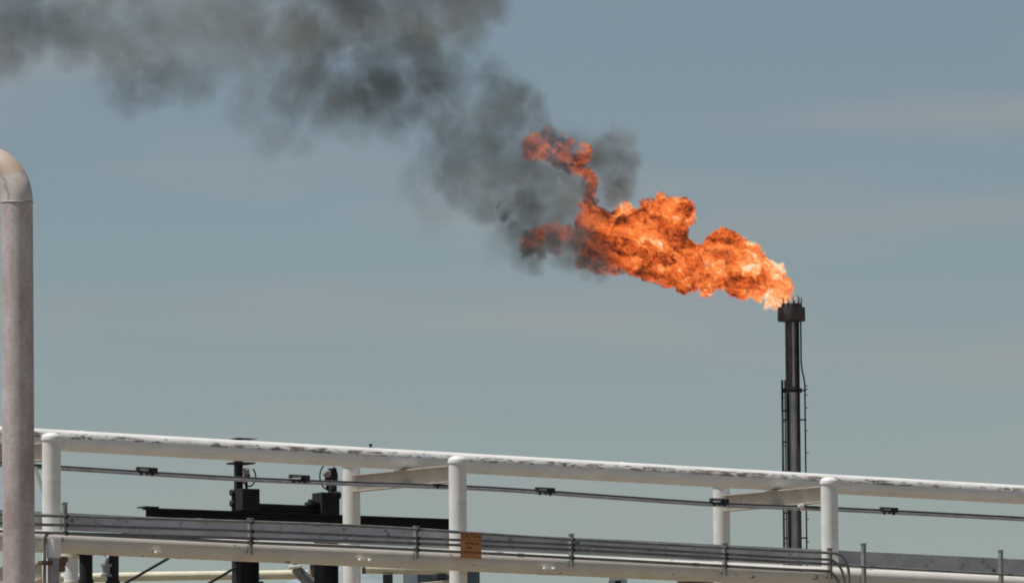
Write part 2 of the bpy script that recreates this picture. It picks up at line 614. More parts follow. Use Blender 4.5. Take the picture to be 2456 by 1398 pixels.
# four conduits on struts
CN = LOW_N - LOW_R - 0.085
CONDUITS = [
    ('topmost grey conduit along the edge of the channel beam, bending down before the flare stack', -0.002, 0.0185,
     [(-260, 1224), (87, 1235), (613, 1251.5), (920, 1264), (1370, 1293), (1850, 1318.5), (1985, 1325), (2008, 1328), (2022, 1336), (2032, 1354), (2036, 1376), (2037, 1420), (2037, 1470)]),
    ('second grey conduit from the top, curving down inside the topmost one', -0.004, 0.0165,
     [(-260, 1245), (87, 1257), (613, 1274), (920, 1287), (1370, 1306.5), (1850, 1335), (1982, 1341), (2000, 1346), (2014, 1358), (2022, 1376), (2026, 1398), (2027, 1470)]),
    ('only grey conduit of the four that runs on past the bends without turning down', -0.001, 0.0165,
     [(-260, 1264), (87, 1276), (613, 1291), (920, 1300), (1370, 1318), (1850, 1345), (2000, 1353), (2100, 1360), (2456, 1379.5), (2800, 1398)]),
    ('lowest grey conduit, turned down at both ends over the lower white pipe', -0.006, 0.0185,
     [(107, 1470), (107, 1330), (108, 1296), (114, 1280), (132, 1277.5), (200, 1281), (448, 1293), (613, 1301), (920, 1314), (1370, 1337), (1850, 1363), (1975, 1368.5), (1994, 1373), (2006, 1386), (2013, 1404), (2016, 1470)]),
]
for lab, dn, r, pts in CONDUITS:
    c = MB()
    c.tube(smooth_path([rk(x, y, CN + dn) for x, y in pts], 6), r, 14)
    o = c.build('conduit', M['cond'], None, matrix=RACK)
    tag(o, lab, 'conduit', 'grey conduits clipped along the lower pipe')
    # couplings
    for px in random.sample([300, 480, 760, 1130, 1250, 1560, 1670], 2):
        k = min(range(len(pts)), key=lambda i: abs(pts[i][0] - px))
        q = [p for p in pts if 60 < p[0] < 1960]
        x0 = max([p for p in q if p[0] <= px], key=lambda p: p[0])
        x1 = min([p for p in q if p[0] >= px], key=lambda p: p[0])
        s = (px - x0[0]) / max(1, x1[0] - x0[0])
        y = x0[1] + (x1[1] - x0[1]) * s
        a, b2 = rk(px - 7, y - 0.35, CN + dn), rk(px + 7, y + 0.35, CN + dn)
        cc = MB(); cc.tube([a, b2], r + 0.005, 14)
        cc.build('coupling', M['cond'], o, matrix=RACK)

# upright struts holding the conduits
STRUTS = [(155, 1206, 1282, 'short upright strut beside the white post next to the big rusty pipe'),
          (600, 1244, 1329, 'upright strut below the dark gantry box with the lamp'),
          (998, 1263, 1339, 'upright strut just left of the orange caution sign'),
          (1370, 1281, 1358, 'upright strut midway between the caution sign and the flare stack'),
          (1738, 1303, 1379, 'upright strut under the rear post left of the flare stack'),
          (1990, 1315, 1386, 'upright strut where the conduits bend down at the right post'),
          (2071, 1304, 1470, 'tall upright strut just right of the bending conduits'),
          (2400, 1320, 1490, 'tall upright strut nearest the right end of the rack')]
for px, y0, y1, lab in STRUTS:
    st = empty('conduit_strut', matrix=RACK)
    n = CN + 0.042 if px < 2000 else CN + 0.05
    a, b2 = rk(px, y0, n), rk(px, y1, n)
    m = MB()
    s = 0.046
    z0, z1 = b2.z, a.z
    m.prism([(-s / 2, -s / 2), (s / 2, -s / 2), (s / 2, s / 2), (s * 0.22, s / 2), (s * 0.22, s * 0.3), (s * 0.36, s * 0.3), (s * 0.36, -s * 0.36),
             (-s * 0.36, -s * 0.36), (-s * 0.36, s * 0.3), (-s * 0.22, s * 0.3), (-s * 0.22, s / 2), (-s / 2, s / 2)],
            (a.x, n, z0), (a.x, n, z1), (1, 0, 0), (0, 1, 0))
    m.build('upright', M['galv'], st)
    cap = MB()
    cap.box((a.x, n, z1 + 0.004), (0.064, 0.055, 0.012))
    cap.build('cap_plate', M['galv'], st, bevel=0.002)
    if px < 2000:
        br = MB()
        br.box((a.x - 0.02, n + 0.035, LOW_Z + 0.02), (0.03, 0.05, 0.05))
        br.build('weld_bracket', M['galv'], st)
    for lab2, dn, r, pts in CONDUITS:
        q = [p for p in pts if 60 < p[0] < 2500]
        if px <= min(p[0] for p in q) + 30 or px > max(p[0] for p in q): continue
        if px > 2000 and 'third' not in lab2: continue
        qs = sorted(q, key=lambda p: p[0])
        xs = np.interp(px, [p[0] for p in qs], [p[1] for p in qs]) if px < 1985 or px > 2000 else None
        if xs is None: continue
        p = rk(px + 7, xs, CN + dn - r)
        if not (z0 - .01 < p.z < z1 + .03): continue
        cp = MB()
        cp.tube([(p.x - 0.012, CN + dn, p.z), (p.x + 0.012, CN + dn, p.z)], r + 0.006, 12)
        cp.box((p.x, CN + dn - r - 0.008, p.z), (0.02, 0.016, 0.026))
        cp.build('pipe_clip', M['dark2'], st, bevel=0.001)
    tag(st, lab, 'strut', 'upright struts holding the conduits')

# ------------------------------------------------------------------ caution sign hanging on the conduits
SN = CN - 0.034
a, b2 = rk(1104, 1277, SN), rk(1154, 1277, SN)
zt, zb = rk(1128, 1276, SN).z, rk(1128, 1338, SN).z
cxs, ws, hs = (a.x + b2.x) / 2, b2.x - a.x, zt - zb
sg = empty('caution_sign', matrix=RACK @ Matrix.Translation((cxs, SN, zb)) @ Matrix.Rotation(R(1.2), 4, 'Y'))
m = MB(); m.box((0, 0, hs / 2), (ws, 0.006, hs)); m.build('sign_plate', M['sign'], sg, bevel=0.002)
m = MB()
fr = 0.006
for z in (hs - fr, hs * 0.70):
    m.box((0, -0.0045, z), (ws * 0.94, 0.003, fr))
for x in (-1, 1):
    m.box((x * ws * 0.465, -0.0045, hs * 0.85), (fr, 0.003, hs * 0.27))
m.build('sign_border', M['ink'], sg)
# three lines of worn, no longer legible lettering
rl = random.Random(4)
for z, x0, x1 in ((0.575, -0.33, 0.33), (0.40, -0.26, 0.03), (0.40, 0.20, 0.27), (0.23, -0.42, 0.42)):
    x = x0
    m = MB()
    while x < x1:
        w = rl.uniform(0.03, 0.055)
        for q in range(2):
            m.box(((x + w * (0.25 + 0.5 * q)) * ws, -0.0045, hs * (z + rl.uniform(-0.012, 0.012))), (w * 0.28 * ws, 0.003, hs * rl.uniform(0.05, 0.095)))
        m.box(((x + w * 0.5) * ws, -0.0042, hs * (z + rl.choice((-0.035, 0, 0.035)))), (w * 0.7 * ws, 0.003, hs * 0.022))
        x += w + 0.028
    m.build('worn_lettering', M['ink'], sg)
fc = bpy.data.curves.new('caution', 'FONT')
fc.body, fc.align_x, fc.align_y, fc.size, fc.extrude = 'CAUTION', 'CENTER', 'CENTER', hs * 0.24, 0.0015
fo = bpy.data.objects.new('caution_text', fc)
COL.objects.link(fo)
dg = bpy.context.evaluated_depsgraph_get()
tm = bpy.data.meshes.new_from_object(fo.evaluated_get(dg))
bpy.data.objects.remove(fo)
tm.materials.clear(); tm.materials.append(M['ink'])
to = bpy.data.objects.new('caution_lettering', tm)
COL.objects.link(to)
to.parent = sg
xs = [v.co.x for v in tm.vertices]
to.matrix_local = Matrix.Translation((0, -0.0048, hs * 0.85)) @ Matrix.Rotation(R(90), 4, 'X') @ Matrix.Diagonal((ws * 0.82 / (max(xs) - min(xs)), 1, 1, 1))
for x in (-0.44, 0.44):
    for z in (0.04, 0.96):
        m = MB()
        m.tube([(x * ws, -0.008, z * hs), (x * ws, 0.03, z * hs)], 0.006, 8)
        m.build('fixing_bolt', M['dark2'], sg)
tag(sg, 'small faded orange caution sign wired to the conduits at the middle post', 'sign')

# ------------------------------------------------------------------ brace and pipe stub near the left post
p0, p1 = rk(84, 1118, 0.35), rk(126, 1250, 0.35)
m = MB(); m.tube([p0, p1], 0.02, 12)
tag(m.build('brace_rod', M['post'], None, matrix=RACK), 'thin white sloping brace beside the post next to the rusty pipe', 'brace')

st = empty('riser_stub', matrix=RACK)
a, b2 = rk(128, 1292, -0.50), rk(128, 1338, -0.50)
m = MB(); m.tube([(a.x, -0.50, b2.z), (a.x, -0.50, a.z)], 0.082, 28); m.build('stub_pipe', M['post'], st)
m = MB()
zf = rk(128, 1350, -0.5).z
m.box((a.x - 0.02, -0.50, zf), (0.33, 0.10, 0.045))
m.box((a.x + 0.10, -0.50, zf + 0.05), (0.15, 0.1, 0.06))
m.box((a.x + 0.07, -0.50, zf - 0.06), (0.13, 0.1, 0.07))
m.build('rusty_bracket', M['brown'], st, bevel=0.004)
m = MB(); m.tube([(a.x, -0.50, 0.02), (a.x, -0.50, b2.z - 0.003)], 0.066, 24); m.build('stub_leg', M['rail_grey'], st)
tag(st, 'short white riser pipe on a rusty brown bracket beside the big rusty pipe', 'riser pipe')

# ------------------------------------------------------------------ big weathered pipe in the left foreground
YP = 61.0
MP = YP / FPX                                         # metres per photo pixel there
w0 = at(40.5, 487, YP)                                # weld, pipe axis
foot = at(45.5, 1398, YP)
PRAD = 38.7 * MP
ER = 108 * MP
TURN = R(-35)
wp = empty('weathered_pipe', (foot.x, YP, 0))
inv = Matrix.Translation((-foot.x, -YP, 0))
lean = (foot - w0)
base = w0 + lean * (w0.z / -lean.z)
bpy.context.view_layer.update()


def wbuild(mb, name, mat, origin, parent=wp):
    o = mb.build(name, mat, parent)
    o.matrix_parent_inverse = Matrix.Identity(4)
    o.location = Vector(origin) - Vector((foot.x, YP, 0))
    return o


m = MB()
k = 24
m.tube([(w0 - base) * (i / k) * 0.9995 for i in range(k + 1)], PRAD, 48)
wbuild(m, 'riser', old_pipe_mat(), base)
ec = w0 + Matrix.Rotation(TURN, 3, 'Z') @ Vector((-ER, 0, 0))
m = MB(); m.tube(arc((0, 0, 0), (1, 0, 0), (0, 0, 1), ER, 0.3, 90, 20), PRAD, 48)
wbuild(m, 'elbow', old_elbow_mat(), ec).rotation_euler = (0, 0, TURN)
m = MB()
m.lathe([(PRAD, -0.006), (PRAD + 0.004, -0.003), (PRAD + 0.005, 0.0), (PRAD + 0.004, 0.003), (PRAD, 0.006)], 48)
wbuild(m, 'weld_seam', M['rail_grey'], w0)
m = MB()
m.tube([(0, 0, ER), (-1.9, 0, ER)], PRAD, 48)
m.tube([Vector((-1.9, 0, 0)) + q for q in arc((0, 0, 0), (0, 0, 1), (-1, 0, 0), ER, 0, 90, 14)], PRAD, 48)
m.tube([(-1.9 - ER, 0, 0), (-1.9 - ER, 0, -ec.z + 0.02)], PRAD, 48)
wbuild(m, 'return_leg', M['tan'], ec).rotation_euler = (0, 0, TURN)
tag(wp, 'thick weathered grey pipe with a rusty elbow, rising in front of the white rack', 'pipe')

# ------------------------------------------------------------------ flare stack
YF = 285.0
MF = YF / FPX
tip = at(1899, 742, YF)
fs = empty('flare_stack', (tip.x, YF, 0))


def fz(py):
    return at(1900, py, YF).z


def fx(px, py=900):
    return (px - 1900) * MF


def fbuild(mb, name, mat, parent=fs):
    return mb.build(name, mat, parent)


def leanx(z):                                          # the stack stands plumb
    return 0.0


fs.location = (at(1901, 1000, YF).x, YF, 0)
m = MB()
zj = fz(940)
m.tube([(0, 0, 0.05), (0, 0, 8), (0, 0, 16), (0, 0, zj)], 11.5 * MF, 32)
m.build('riser', M['riser'], fs)
m = MB(); m.tube([(0, 0, zj + 0.002), (0, 0, (zj + fz(770)) / 2), (0, 0, fz(768))], 15.8 * MF, 32)
m.build('scorched_riser', M['flaretip'], fs)
m = MB(); m.tube([(3 * MF, -16.5 * MF, zj + 0.2), (3 * MF, -16.5 * MF, fz(774))], 2.8 * MF, 14)
m.build('stripe_pipe', M['riser'], fs)  # added light pipe, makes the lit stripe up the scorched riser
for dx, dy, pr, y0, mt_ in ((-12.5, -10, 3.2, 774, 'flaretip'), (14.5, -7, 3.6, 774, 'dark2')):
    m = MB(); m.tube([(dx * MF, dy * MF, 0.1), (dx * MF, dy * MF, 14), (dx * MF, dy * MF, fz(y0))], pr * MF, 14)
    m.build('stripe_pipe', M[mt_], fs)  # added dark pipes, make the dark shaded edges of the lighter riser
m = MB()
r = 33 * MF
zs0, zs1 = fz(770), fz(738)
m.lathe([(17.9 * MF, zs0 + 0.05), (r, zs0), (r + 0.01, zs0 + 0.03), (r, zs1), (r - 0.06, zs1), (r - 0.06, zs0 + 0.08), (17.9 * MF, zs0 + 0.08)], 40)
m.build('wind_shroud', M['flarering'], fs)
m = MB()
r2 = 25 * MF
m.lathe([(r2, zs0 + 0.1), (r2, fz(729)), (r2 - 0.04, fz(729)), (r2 - 0.04, zs0 + 0.1)], 36)
m.build('burner_tip', M['flaretip'], fs)
rr = random.Random(2)
for i in range(12):
    a = 2 * math.pi * (i + 0.3) / 12
    q = Vector((r2 * math.cos(a), r2 * math.sin(a), 0))
    m = MB()
    zt_ = fz(rr.uniform(714, 722))
    m.tube([q + Vector((0, 0, fz(738))), q + Vector((0, 0, zt_))], 0.028, 6)
    m.tube([q + Vector((0, 0, zt_)), q * rr.uniform(0.9, 1.12) + Vector((0, 0, zt_ + 0.07))], 0.02, 6)
    m.build('flame_retainer', M['flaretip'], fs)
# steam line at the right, ladder at the left, stand-off brackets
m = MB()
m.tube(smooth_path([(fx(1922), -0.1, zs0 - 0.02), (fx(1922), -0.1, fz(820)), (fx(1922), -0.1, fz(860)), (fx(1923.5), -0.1, fz(885)), (fx(1928), -0.1, fz(908)), (fx(1930), -0.1, fz(925)), (fx(1930), -0.1, fz(950)), (fx(1930), -0.1, fz(1000)), (fx(1930), -0.1, fz(1200)), (fx(1930), -0.1, 0.1)], 6), 0.032, 10)
m.build('steam_line', M['dark2'], fs)
m = MB(); m.tube([(fx(1916.5), -0.26, zs0), (fx(1916.5), -0.26, 0.1)], 0.024, 8)
m.build('pilot_line', M['dark'], fs)
m = MB(); m.tube([(fx(1888.5), -0.2, 0.1), (fx(1888.5), -0.2, fz(945))], 0.045, 10)
m.build('dark_gap_tube', M['dark'], fs)  # added dark tube, stands for the dark gap between ladder and riser
m = MB()
for px in (1875.5, 1882):
    m.tube([(fx(px), -0.18, 0.1), (fx(px), -0.18, fz(912))], 0.045 if px < 1880 else 0.028, 8)
z = fz(1420)
while z < fz(916):
    m.tube([(fx(1875.5), -0.18, z), (fx(1882), -0.18, z)], 0.016, 6)
    z += 0.95
m.build('ladder', M['dark'], fs)
for py in (937, 985, 1007, 1060, 1145, 1230, 1290):
    m = MB()
    z = fz(py)
    if py in (937, 1007, 1145, 1290):
        m.box((fx(1924), -0.12, z), (0.28, 0.10, 0.05))
        m.build('standoff_bracket', M['dark'], fs)
        m = MB()
    m.box((fx(1881), -0.10, z), (0.22, 0.09, 0.06))
    m.build('standoff_bracket', M['dark'], fs)
m = MB()
m.lathe([(11 * MF, fz(941)), (16.6 * MF, fz(940)), (16.6 * MF, fz(936)), (11 * MF, fz(935))], 30)
for px in (1882, 1919):
    m.box((fx(px), -0.16, fz(937)), (0.13, 0.13, 0.16))
m.build('flange', M['dark2'], fs)
for i, py in enumerate((926, 934, 948, 978, 1033, 1086, 1150, 1205, 1245, 1299)):
    z = fz(py)
    m = MB()
    m.tube([(fx(1930), -0.1, z), (fx(1937), -0.1, z)], 0.018, 6)
    m.build('step_peg', M['dark2'], fs)
tag(fs, 'tall dark flare stack with a scorched tip standing far behind the pipe rack', 'flare stack')

# ------------------------------------------------------------------ black loading gantry behind the rack
YG = 112.0
MG = YG / FPX
gl, gr_ = at(350, 1235, YG), None
gz = gl.z
gr_ = at_z(1101, 1262, gz)
gdir = (gr_ - gl); glen = gdir.length; gdir = gdir.normalized()
gang = math.atan2(gdir.y, gdir.x)
GM = Matrix.Translation((gl.x, gl.y, 0)) @ Matrix.Rotation(gang, 4, 'Z')
gt = empty('loading_gantry', matrix=GM)
GN = Vector((-math.sin(gang), math.cos(gang), 0))


def gp(px, py, n=0.0):
    d = ray(px, py)
    o = Vector((gl.x, gl.y, 0))
    s = (o + GN * n - C0).dot(GN) / d.dot(GN)
    p = C0 + d * s - o
    return Vector((p.dot(gdir), n, p.z))


hb = 34 * MG
m = MB()
m.prism(ibeam(hb, 0.2, 0.02, 0.014), (0, 0, gz), (glen, 0, gz), (0, 1, 0), (0, 0, 1))
m.build('main_beam', M['dark'], gt)
a, b2 = gp(338, 1221), gp(372, 1222)
m = MB(); m.box(((a.x + b2.x) / 2, 0, gz + hb / 2 + 0.012), (b2.x - a.x, 0.25, 0.02)); m.build('end_plate', M['dark'], gt)
a, b2 = gp(608, 1206), gp(785, 1234)
m = MB(); m.box(((a.x + b2.x) / 2, 0.15, (a.z + b2.z) / 2), (b2.x - a.x, 0.3, a.z - b2.z)); m.build('upper_beam', M['dark'], gt, bevel=0.01)
# left column, box and lower leg
def gbox(x0, y0, x1, y1, n, dep, name, mat, par=gt, bev=0.008):
    a, b_ = gp(x0, y0, n), gp(x1, y1, n)
    o = MB(); o.box(((a.x + b_.x) / 2, n, (a.z + b_.z) / 2), (abs(b_.x - a.x), dep, abs(a.z - b_.z)))
    return o.build(name, mat, par, bevel=bev)


gbox(565, 1052, 579, 1240, 0.22, 0.12, 'mast', M['dark2'])
gbox(560, 1050.5, 608, 1053.5, 0.22, 0.25, 'mast_arm', M['dark'])
gbox(554, 1108, 601, 1114, 0.10, 0.3, 'mast_bracket', M['dark'])
gbox(568, 1172, 610, 1226, 0.0, 0.34, 'control_box', M['dark'])
z_b = gz - hb / 2
for x0, x1, nm, mt in ((566, 611, 'gantry_leg', 'dark'), (764, 801, 'gantry_leg', 'dark2')):
    a, b_ = gp(x0, 1300), gp(x1, 1300)
    o = MB(); o.prism(ibeam(b_.x - a.x, 0.26, 0.02, 0.02), ((a.x + b_.x) / 2, 0, 0.02), ((a.x + b_.x) / 2, 0, z_b - 0.003), (0, 1, 0), (1, 0, 0))
    o.build(nm, M[mt], gt)
for y in (1181, 1207):
    a = gp(560, y, 0.1)
    o = MB(); o.tube([a + Vector((-0.05, 0, 0)), a + Vector((0.07, 0, 0))], 0.05, 10)
    o.box(a + Vector((0.03, 0, -0.07)), (0.03, 0.05, 0.12))
    o.build('valve_knob', M['dark2'], gt)
gbox(790, 1122, 804, 1238, 0.2, 0.12, 'mast', M['dark2'])
gbox(760, 1181, 803, 1236, 0.0, 0.3, 'control_box', M['dark'])
gbox(738, 1203, 765, 1212, 0.0, 0.2, 'valve_body', M['dark'])
a = gp(746, 1202, 0.0)
o = MB(); o.tube([a + Vector((-0.04, 0, 0)), a + Vector((0.06, 0, 0))], 0.035, 10); o.build('valve_knob', M['dark'], gt)
a = gp(809, 1187, 0.1)
o = MB(); o.tube([a + Vector((-0.06, 0, 0)), a + Vector((0.04, 0, 0))], 0.06, 12); o.build('valve_knob', M['dark'], gt)
for px, rad, yc in ((597, 19, 1142), (788, 25, 1143)):
    cc = gp(px, yc, 0.05)
    o = MB()
    o.tube([cc + Vector((math.cos(R(t)) * rad * MG, 0, math.sin(R(t)) * rad * 1.25 * MG)) for t in range(-235, 60, 8)], 0.012, 8)
    o.build('cable_loop', M['dark'], gt)
    h = gp(px + (-6 if px < 700 else -3), 1160, 0.02)
    o = MB(); o.tube([(h.x, 0.02, gp(px, 1175).z), (h.x, 0.02, gp(px, 1140).z)], 0.022, 8)
    o.build('hanger_rod', M['dark'], gt)
tag(gt, 'black steel loading gantry with boxes and masts behind the white rack', 'gantry')
for (px, py), lab in (((591, 1129), 'white round floodlight on the left mast of the black gantry'),
                      ((785, 1134), 'white floodlight on the right mast of the black gantry')):
    p = gp(px, py, -0.02)
    fl = empty('floodlight', matrix=GM @ Matrix.Translation(p))
    o = MB()
    o.lathe([(0.0005, 0.08), (0.02, 0.08), (0.035, 0.05), (0.058, -0.02), (0.060, -0.045), (0.055, -0.045)], 20)
    mo = o.build('lamp_housing', M['rail_grey'], fl)
    mo.rotation_euler = (R(65), R(-30), 0)
    o = MB(); o.lathe([(0.0005, -0.038), (0.055, -0.036)], 20)
    mo2 = o.build('lamp_glass', M['dark2'], fl)
    mo2.rotation_euler = (R(65), R(-30), 0)
    o = MB(); o.box((0.04, 0.05, -0.07), (0.09, 0.05, 0.07)); o.build('lamp_bracket', M['dark'], fl, bevel=0.006)
    tag(fl, lab, 'floodlight', 'floodlights on the black gantry')

# two sloping guys below the gantry
for (x0, y0, x1, y1), lab in (((270, 1415, 404, 1338), 'black sloping brace rod left of the dark gantry leg, farther one'),
                              ((455, 1425, 566, 1360), 'black sloping brace rod running up to the dark gantry leg')):
    a, b_ = at(x0, y0, YG - 2), at(x1, y1, YG - 1)
    d = a - b_
    e = b_ + d * (b_.z / -d.z)
    o = MB(); o.tube([e, b_], 0.022, 10)
    tag(o.build('brace_rod', M['dark'], None), lab, 'brace', 'sloping brace rods below the rack')

# ------------------------------------------------------------------ tan pipes and plant behind
YT = 150.0
MT = YT / FPX
tp = empty('tan_pipe')
o = MB(); o.tube([at(-120, 1391.5, YT), at(400, 1380.5, YT), at(738, 1376.5, YT)], 11 * MT, 24)
o.build('pipe_run', M['tan'], tp)
for x in (-60, 620):
    p = at(x, 1382, YT)
    o = MB(); o.box((p.x, p.y, (p.z - 0.09) / 2), (0.2, 0.2, p.z - 0.11)); o.build('pipe_support', M['dark2'], tp)
tag(tp, 'long tan insulated pipe low behind the rack, crossing behind both black brace rods', 'pipe', 'tan insulated pipes behind the rack')
tp = empty('tan_pipe')
a, b_ = at(872, 1364, YT), at(1120, 1368, YT)
o = MB(); o.tube([a, b_], 10.5 * MT, 24); o.build('pipe_run', M['tan'], tp)
o = MB(); o.tube([a + Vector((-0.03, 0, 0)), a + Vector((0.04, 0, 0))], 11.2 * MT, 24); o.build('end_ring', M['brown'], tp)
for x in (930, 1060):
    p = at(x, 1366, YT)
    o = MB(); o.box((p.x, p.y, (p.z - 0.085) / 2), (0.2, 0.2, p.z - 0.1)); o.build('pipe_support', M['dark2'], tp)
tag(tp, 'short tan pipe end with a rusty ring, beside the slate blue building', 'pipe', 'tan insulated pipes behind the rack')

def column(x0, x1, py, Y, name, mat, lab, cat, capmat=None):
    a, b_, c_ = at(x0, py, Y), at(x1, py, Y), at((x0 + x1) / 2, py, Y)
    root = empty(name, (c_.x, Y, 0))
    r = (b_.x - a.x) / 2
    o = MB(); o.tube([(0, 0, 0.02), (0, 0, c_.z * 0.5), (0, 0, c_.z - 0.002)], r, 28)
    o.build('shell', mat, root)
    o = MB(); o.lathe([(r, 0), (r + 0.05, 0.0), (r + 0.05, 0.08), (r * 0.8, 0.15), (r * 0.4, 0.2), (0.0005, 0.22)], 28, (0, 0, c_.z))
    o.build('top_flange', capmat or mat, root)
    o = MB(); o.lathe([(r, 0), (r + 0.02, 0.0), (r + 0.02, 0.05), (r, 0.05)], 28, (0, 0, c_.z - 0.45))
    o.build('band', capmat or mat, root)
    return tag(root, lab, cat)


column(190, 222, 1330, 118.0, 'vent_column', M['dark'], 'black round vent column below the lower white pipe at left', 'vent column')
column(153, 188, 1338, 124.0, 'white_column', M['post'], 'white round column beside the black vent column', 'column', M['tan'])
gc = column(256, 285, 1332, 116.0, 'valve_riser', M['dark2'], 'charcoal riser with a bolted valve right of the black vent column', 'riser pipe')
p = at(256, 1368, 116.0)
o = MB()
o.lathe([(0.0005, -0.1), (0.09, -0.1), (0.09, -0.06), (0.06, -0.05), (0.06, 0.05), (0.09, 0.06), (0.09, 0.1), (0.0005, 0.1)], 18)
vb = o.build('valve_body', M['galv'], gc)
vb.location = p - Vector((gc.location.x, 116.0, 0)) + Vector((0, -0.12, 0))
o = MB(); o.tube([(0, 0, 0.1), (0.04, 0, 0.25)], 0.03, 8); o.box((0.05, 0, 0.26), (0.16, 0.04, 0.04))
vs_ = o.build('valve_handle', M['galv'], gc)
vs_.location = vb.location
column(743, 755, 1345, 120.0, 'brown_pipe', M['brown'], 'slim red brown standpipe left of the rear white post', 'standpipe')

# tilted lamp below the lower pipe
p = at(708, 1362, 114.0)
fl = empty('area_lamp', (p.x, 114.0, 0))
o = MB()
d = (at(752, 1405, 114.0) - p)
d.y = 0.1
u = d.normalized()
base = Vector((0, 0, p.z))
o.tube([base, base + u * 0.12, base + d * 1.05], [0.075, 0.09, 0.10], 18)
o.build('lamp_arm', M['galv'], fl)
o = MB(); o.box(base + Vector((0.0, 0, 0.02)), (0.20, 0.18, 0.05), Matrix.Rotation(R(-6), 3, 'Y')); o.build('lamp_head', M['lug'], fl, bevel=0.012)
o = MB(); o.box(base + Vector((0.03, 0, 0.06)), (0.12, 0.12, 0.04)); o.build('lamp_cap', M['dark'], fl, bevel=0.008)
o = MB(); o.tube([base + d * 1.05, Vector((d.x * 1.05, 0.1, 0.02))], 0.05, 14); o.build('lamp_pole', M['galv'], fl)
tag(fl, 'tilted grey area lamp on a pole beside the brown standpipe', 'lamp')

# slate blue building and conical tank roof
Yb = 170.0
a, b_, c_ = at(965, 1357, Yb), at(1001, 1357, Yb), at(1150, 1357, Yb)
hz = at(1050, 1357, Yb).z
bl = empty('slate_building', (a.x, Yb, 0))
wA, wB = b_.x - a.x, c_.x - b_.x
o = MB()
dpt = 1.2
o.prism([(0, dpt), (wA, 0), (wA + wB, 1.0), (wB, dpt + 1.0)], (0, 0, 0.01), (0, 0, hz), (1, 0, 0), (0, 1, 0))
o.build('wall', M['slate'], bl)
o = MB()
o.prism([(-0.05, dpt + .02), (wA, -0.06), (wA + wB + .05, .96), (wB, dpt + 1.05)], (0, 0, hz + 0.003), (0, 0, hz + 0.06), (1, 0, 0), (0, 1, 0))
o.build('roof', M['slate'], bl)
tag(bl, 'dark slate blue steel building behind the middle white post', 'building')

p = at(812, 1350, 190.0)
q = at(945, 1412, 190.0)
tk = empty('cone_roof_tank', (p.x, 190.0, 0))
rt = q.x - p.x + 1.0
o = MB(); o.lathe([(rt, q.z - 0.35), (rt * 0.52, (p.z + q.z) / 2 - 0.1), (0.15, p.z), (0.0005, p.z + 0.02)], 48)
o.build('cone_roof', M['slate2'], tk)
o = MB(); o.lathe([(rt - 0.03, 0.02), (rt - 0.03, q.z - 0.352)], 48); o.build('tank_shell', M['slate2'], tk)
tag(tk, 'pale slate tank with a cone roof just behind the rear white post', 'tank')

# low pieces at the bottom edge, right half
p = at(1482, 1385, 130.0)
pv = empty('pipe_pedestal', (p.x, 130.0, 0))
o = MB(); o.box((0, 0, (p.z - 0.03) / 2), (0.33, 0.22, p.z - 0.03)); o.build('pedestal_body', M['galv'], pv, bevel=0.01)
o = MB(); o.box((0, -0.125, p.z - 0.6), (0.1, 0.02, 1.1)); o.build('pedestal_slot', M['dark'], pv)
o = MB(); o.box((0, 0, p.z - 0.012), (0.30, 0.2, 0.03)); o.build('pedestal_cap', M['slate2'], pv, bevel=0.005)
tag(pv, 'grey steel pedestal with a dark slot peeping out below the lower pipe', 'pedestal')

for x0, x1, y0, lab, mt, tm_ in ((1622, 1722, 1389, 'brown junction cabinet with a worn white top edge below the lower pipe', 'brown', 'lug'),
                                 (1762, 1830, 1393, 'dark cabinet with a bright top edge, right of the brown junction cabinet', 'dark2', 'lug'),
                                 (1832, 1888, 1390, 'rusty brown box at the bottom edge left of the flare stack', 'brown', 'brown')):
    Yc = 96.0
    a, b_ = at(x0, y0, Yc), at(x1, y0, Yc)
    cb = empty('junction_cabinet', ((a.x + b_.x) / 2, Yc, 0))
    w = b_.x - a.x
    zt_ = a.z
    o = MB(); o.box((0, 0, zt_ - 0.35), (w * 0.94, 0.3, 0.6)); o.build('cabinet_body', M[mt], cb, bevel=0.01)
    o = MB(); o.box((0, 0, zt_ - 0.018), (w, 0.34, 0.034)); o.build('cabinet_lid', M[tm_], cb, bevel=0.008)
    o = MB(); o.box((0, 0, (zt_ - 0.652) / 2), (0.1, 0.1, zt_ - 0.652)); o.build('cabinet_post', M['galv'], cb)
    o = MB(); o.box((w * 0.3, -0.165, zt_ - 0.3), (0.03, 0.03, 0.1)); o.build('latch', M['galv'], cb)
    tag(cb, lab, 'cabinet', 'cabinets under the lower pipe')


# ------------------------------------------------------------------ flame and smoke
FO = Vector((fs.location.x, YF, fz(720)))                  # burner mouth


def local(px, py, dy=0.0):
    p = at(px, py, YF) - FO
    return Vector((p.x, dy, p.z))


def envelope(blobs, pad, voxel, name, mat):
    """closed skin round a set of balls"""
    bm = bmesh.new()
    for c, r, *_ in blobs:
        bmesh.ops.create_icosphere(bm, subdivisions=2, radius=r + pad, matrix=Matrix.Translation(c))
    me = bpy.data.meshes.new(name)
    bm.to_mesh(me)
    bm.free()
    o = bpy.data.objects.new(name, me)
    COL.objects.link(o)
    rm = o.modifiers.new('remesh', 'REMESH')
    rm.mode, rm.voxel_size = 'VOXEL', voxel
    dg = bpy.context.evaluated_depsgraph_get()
    m2 = bpy.data.meshes.new_from_object(o.evaluated_get(dg))
    o.modifiers.clear()
    o.data = m2
    bpy.data.meshes.remove(me)
    m2.name = name
    m2.materials.clear()
    m2.materials.append(mat)
    o.location = FO
    return o


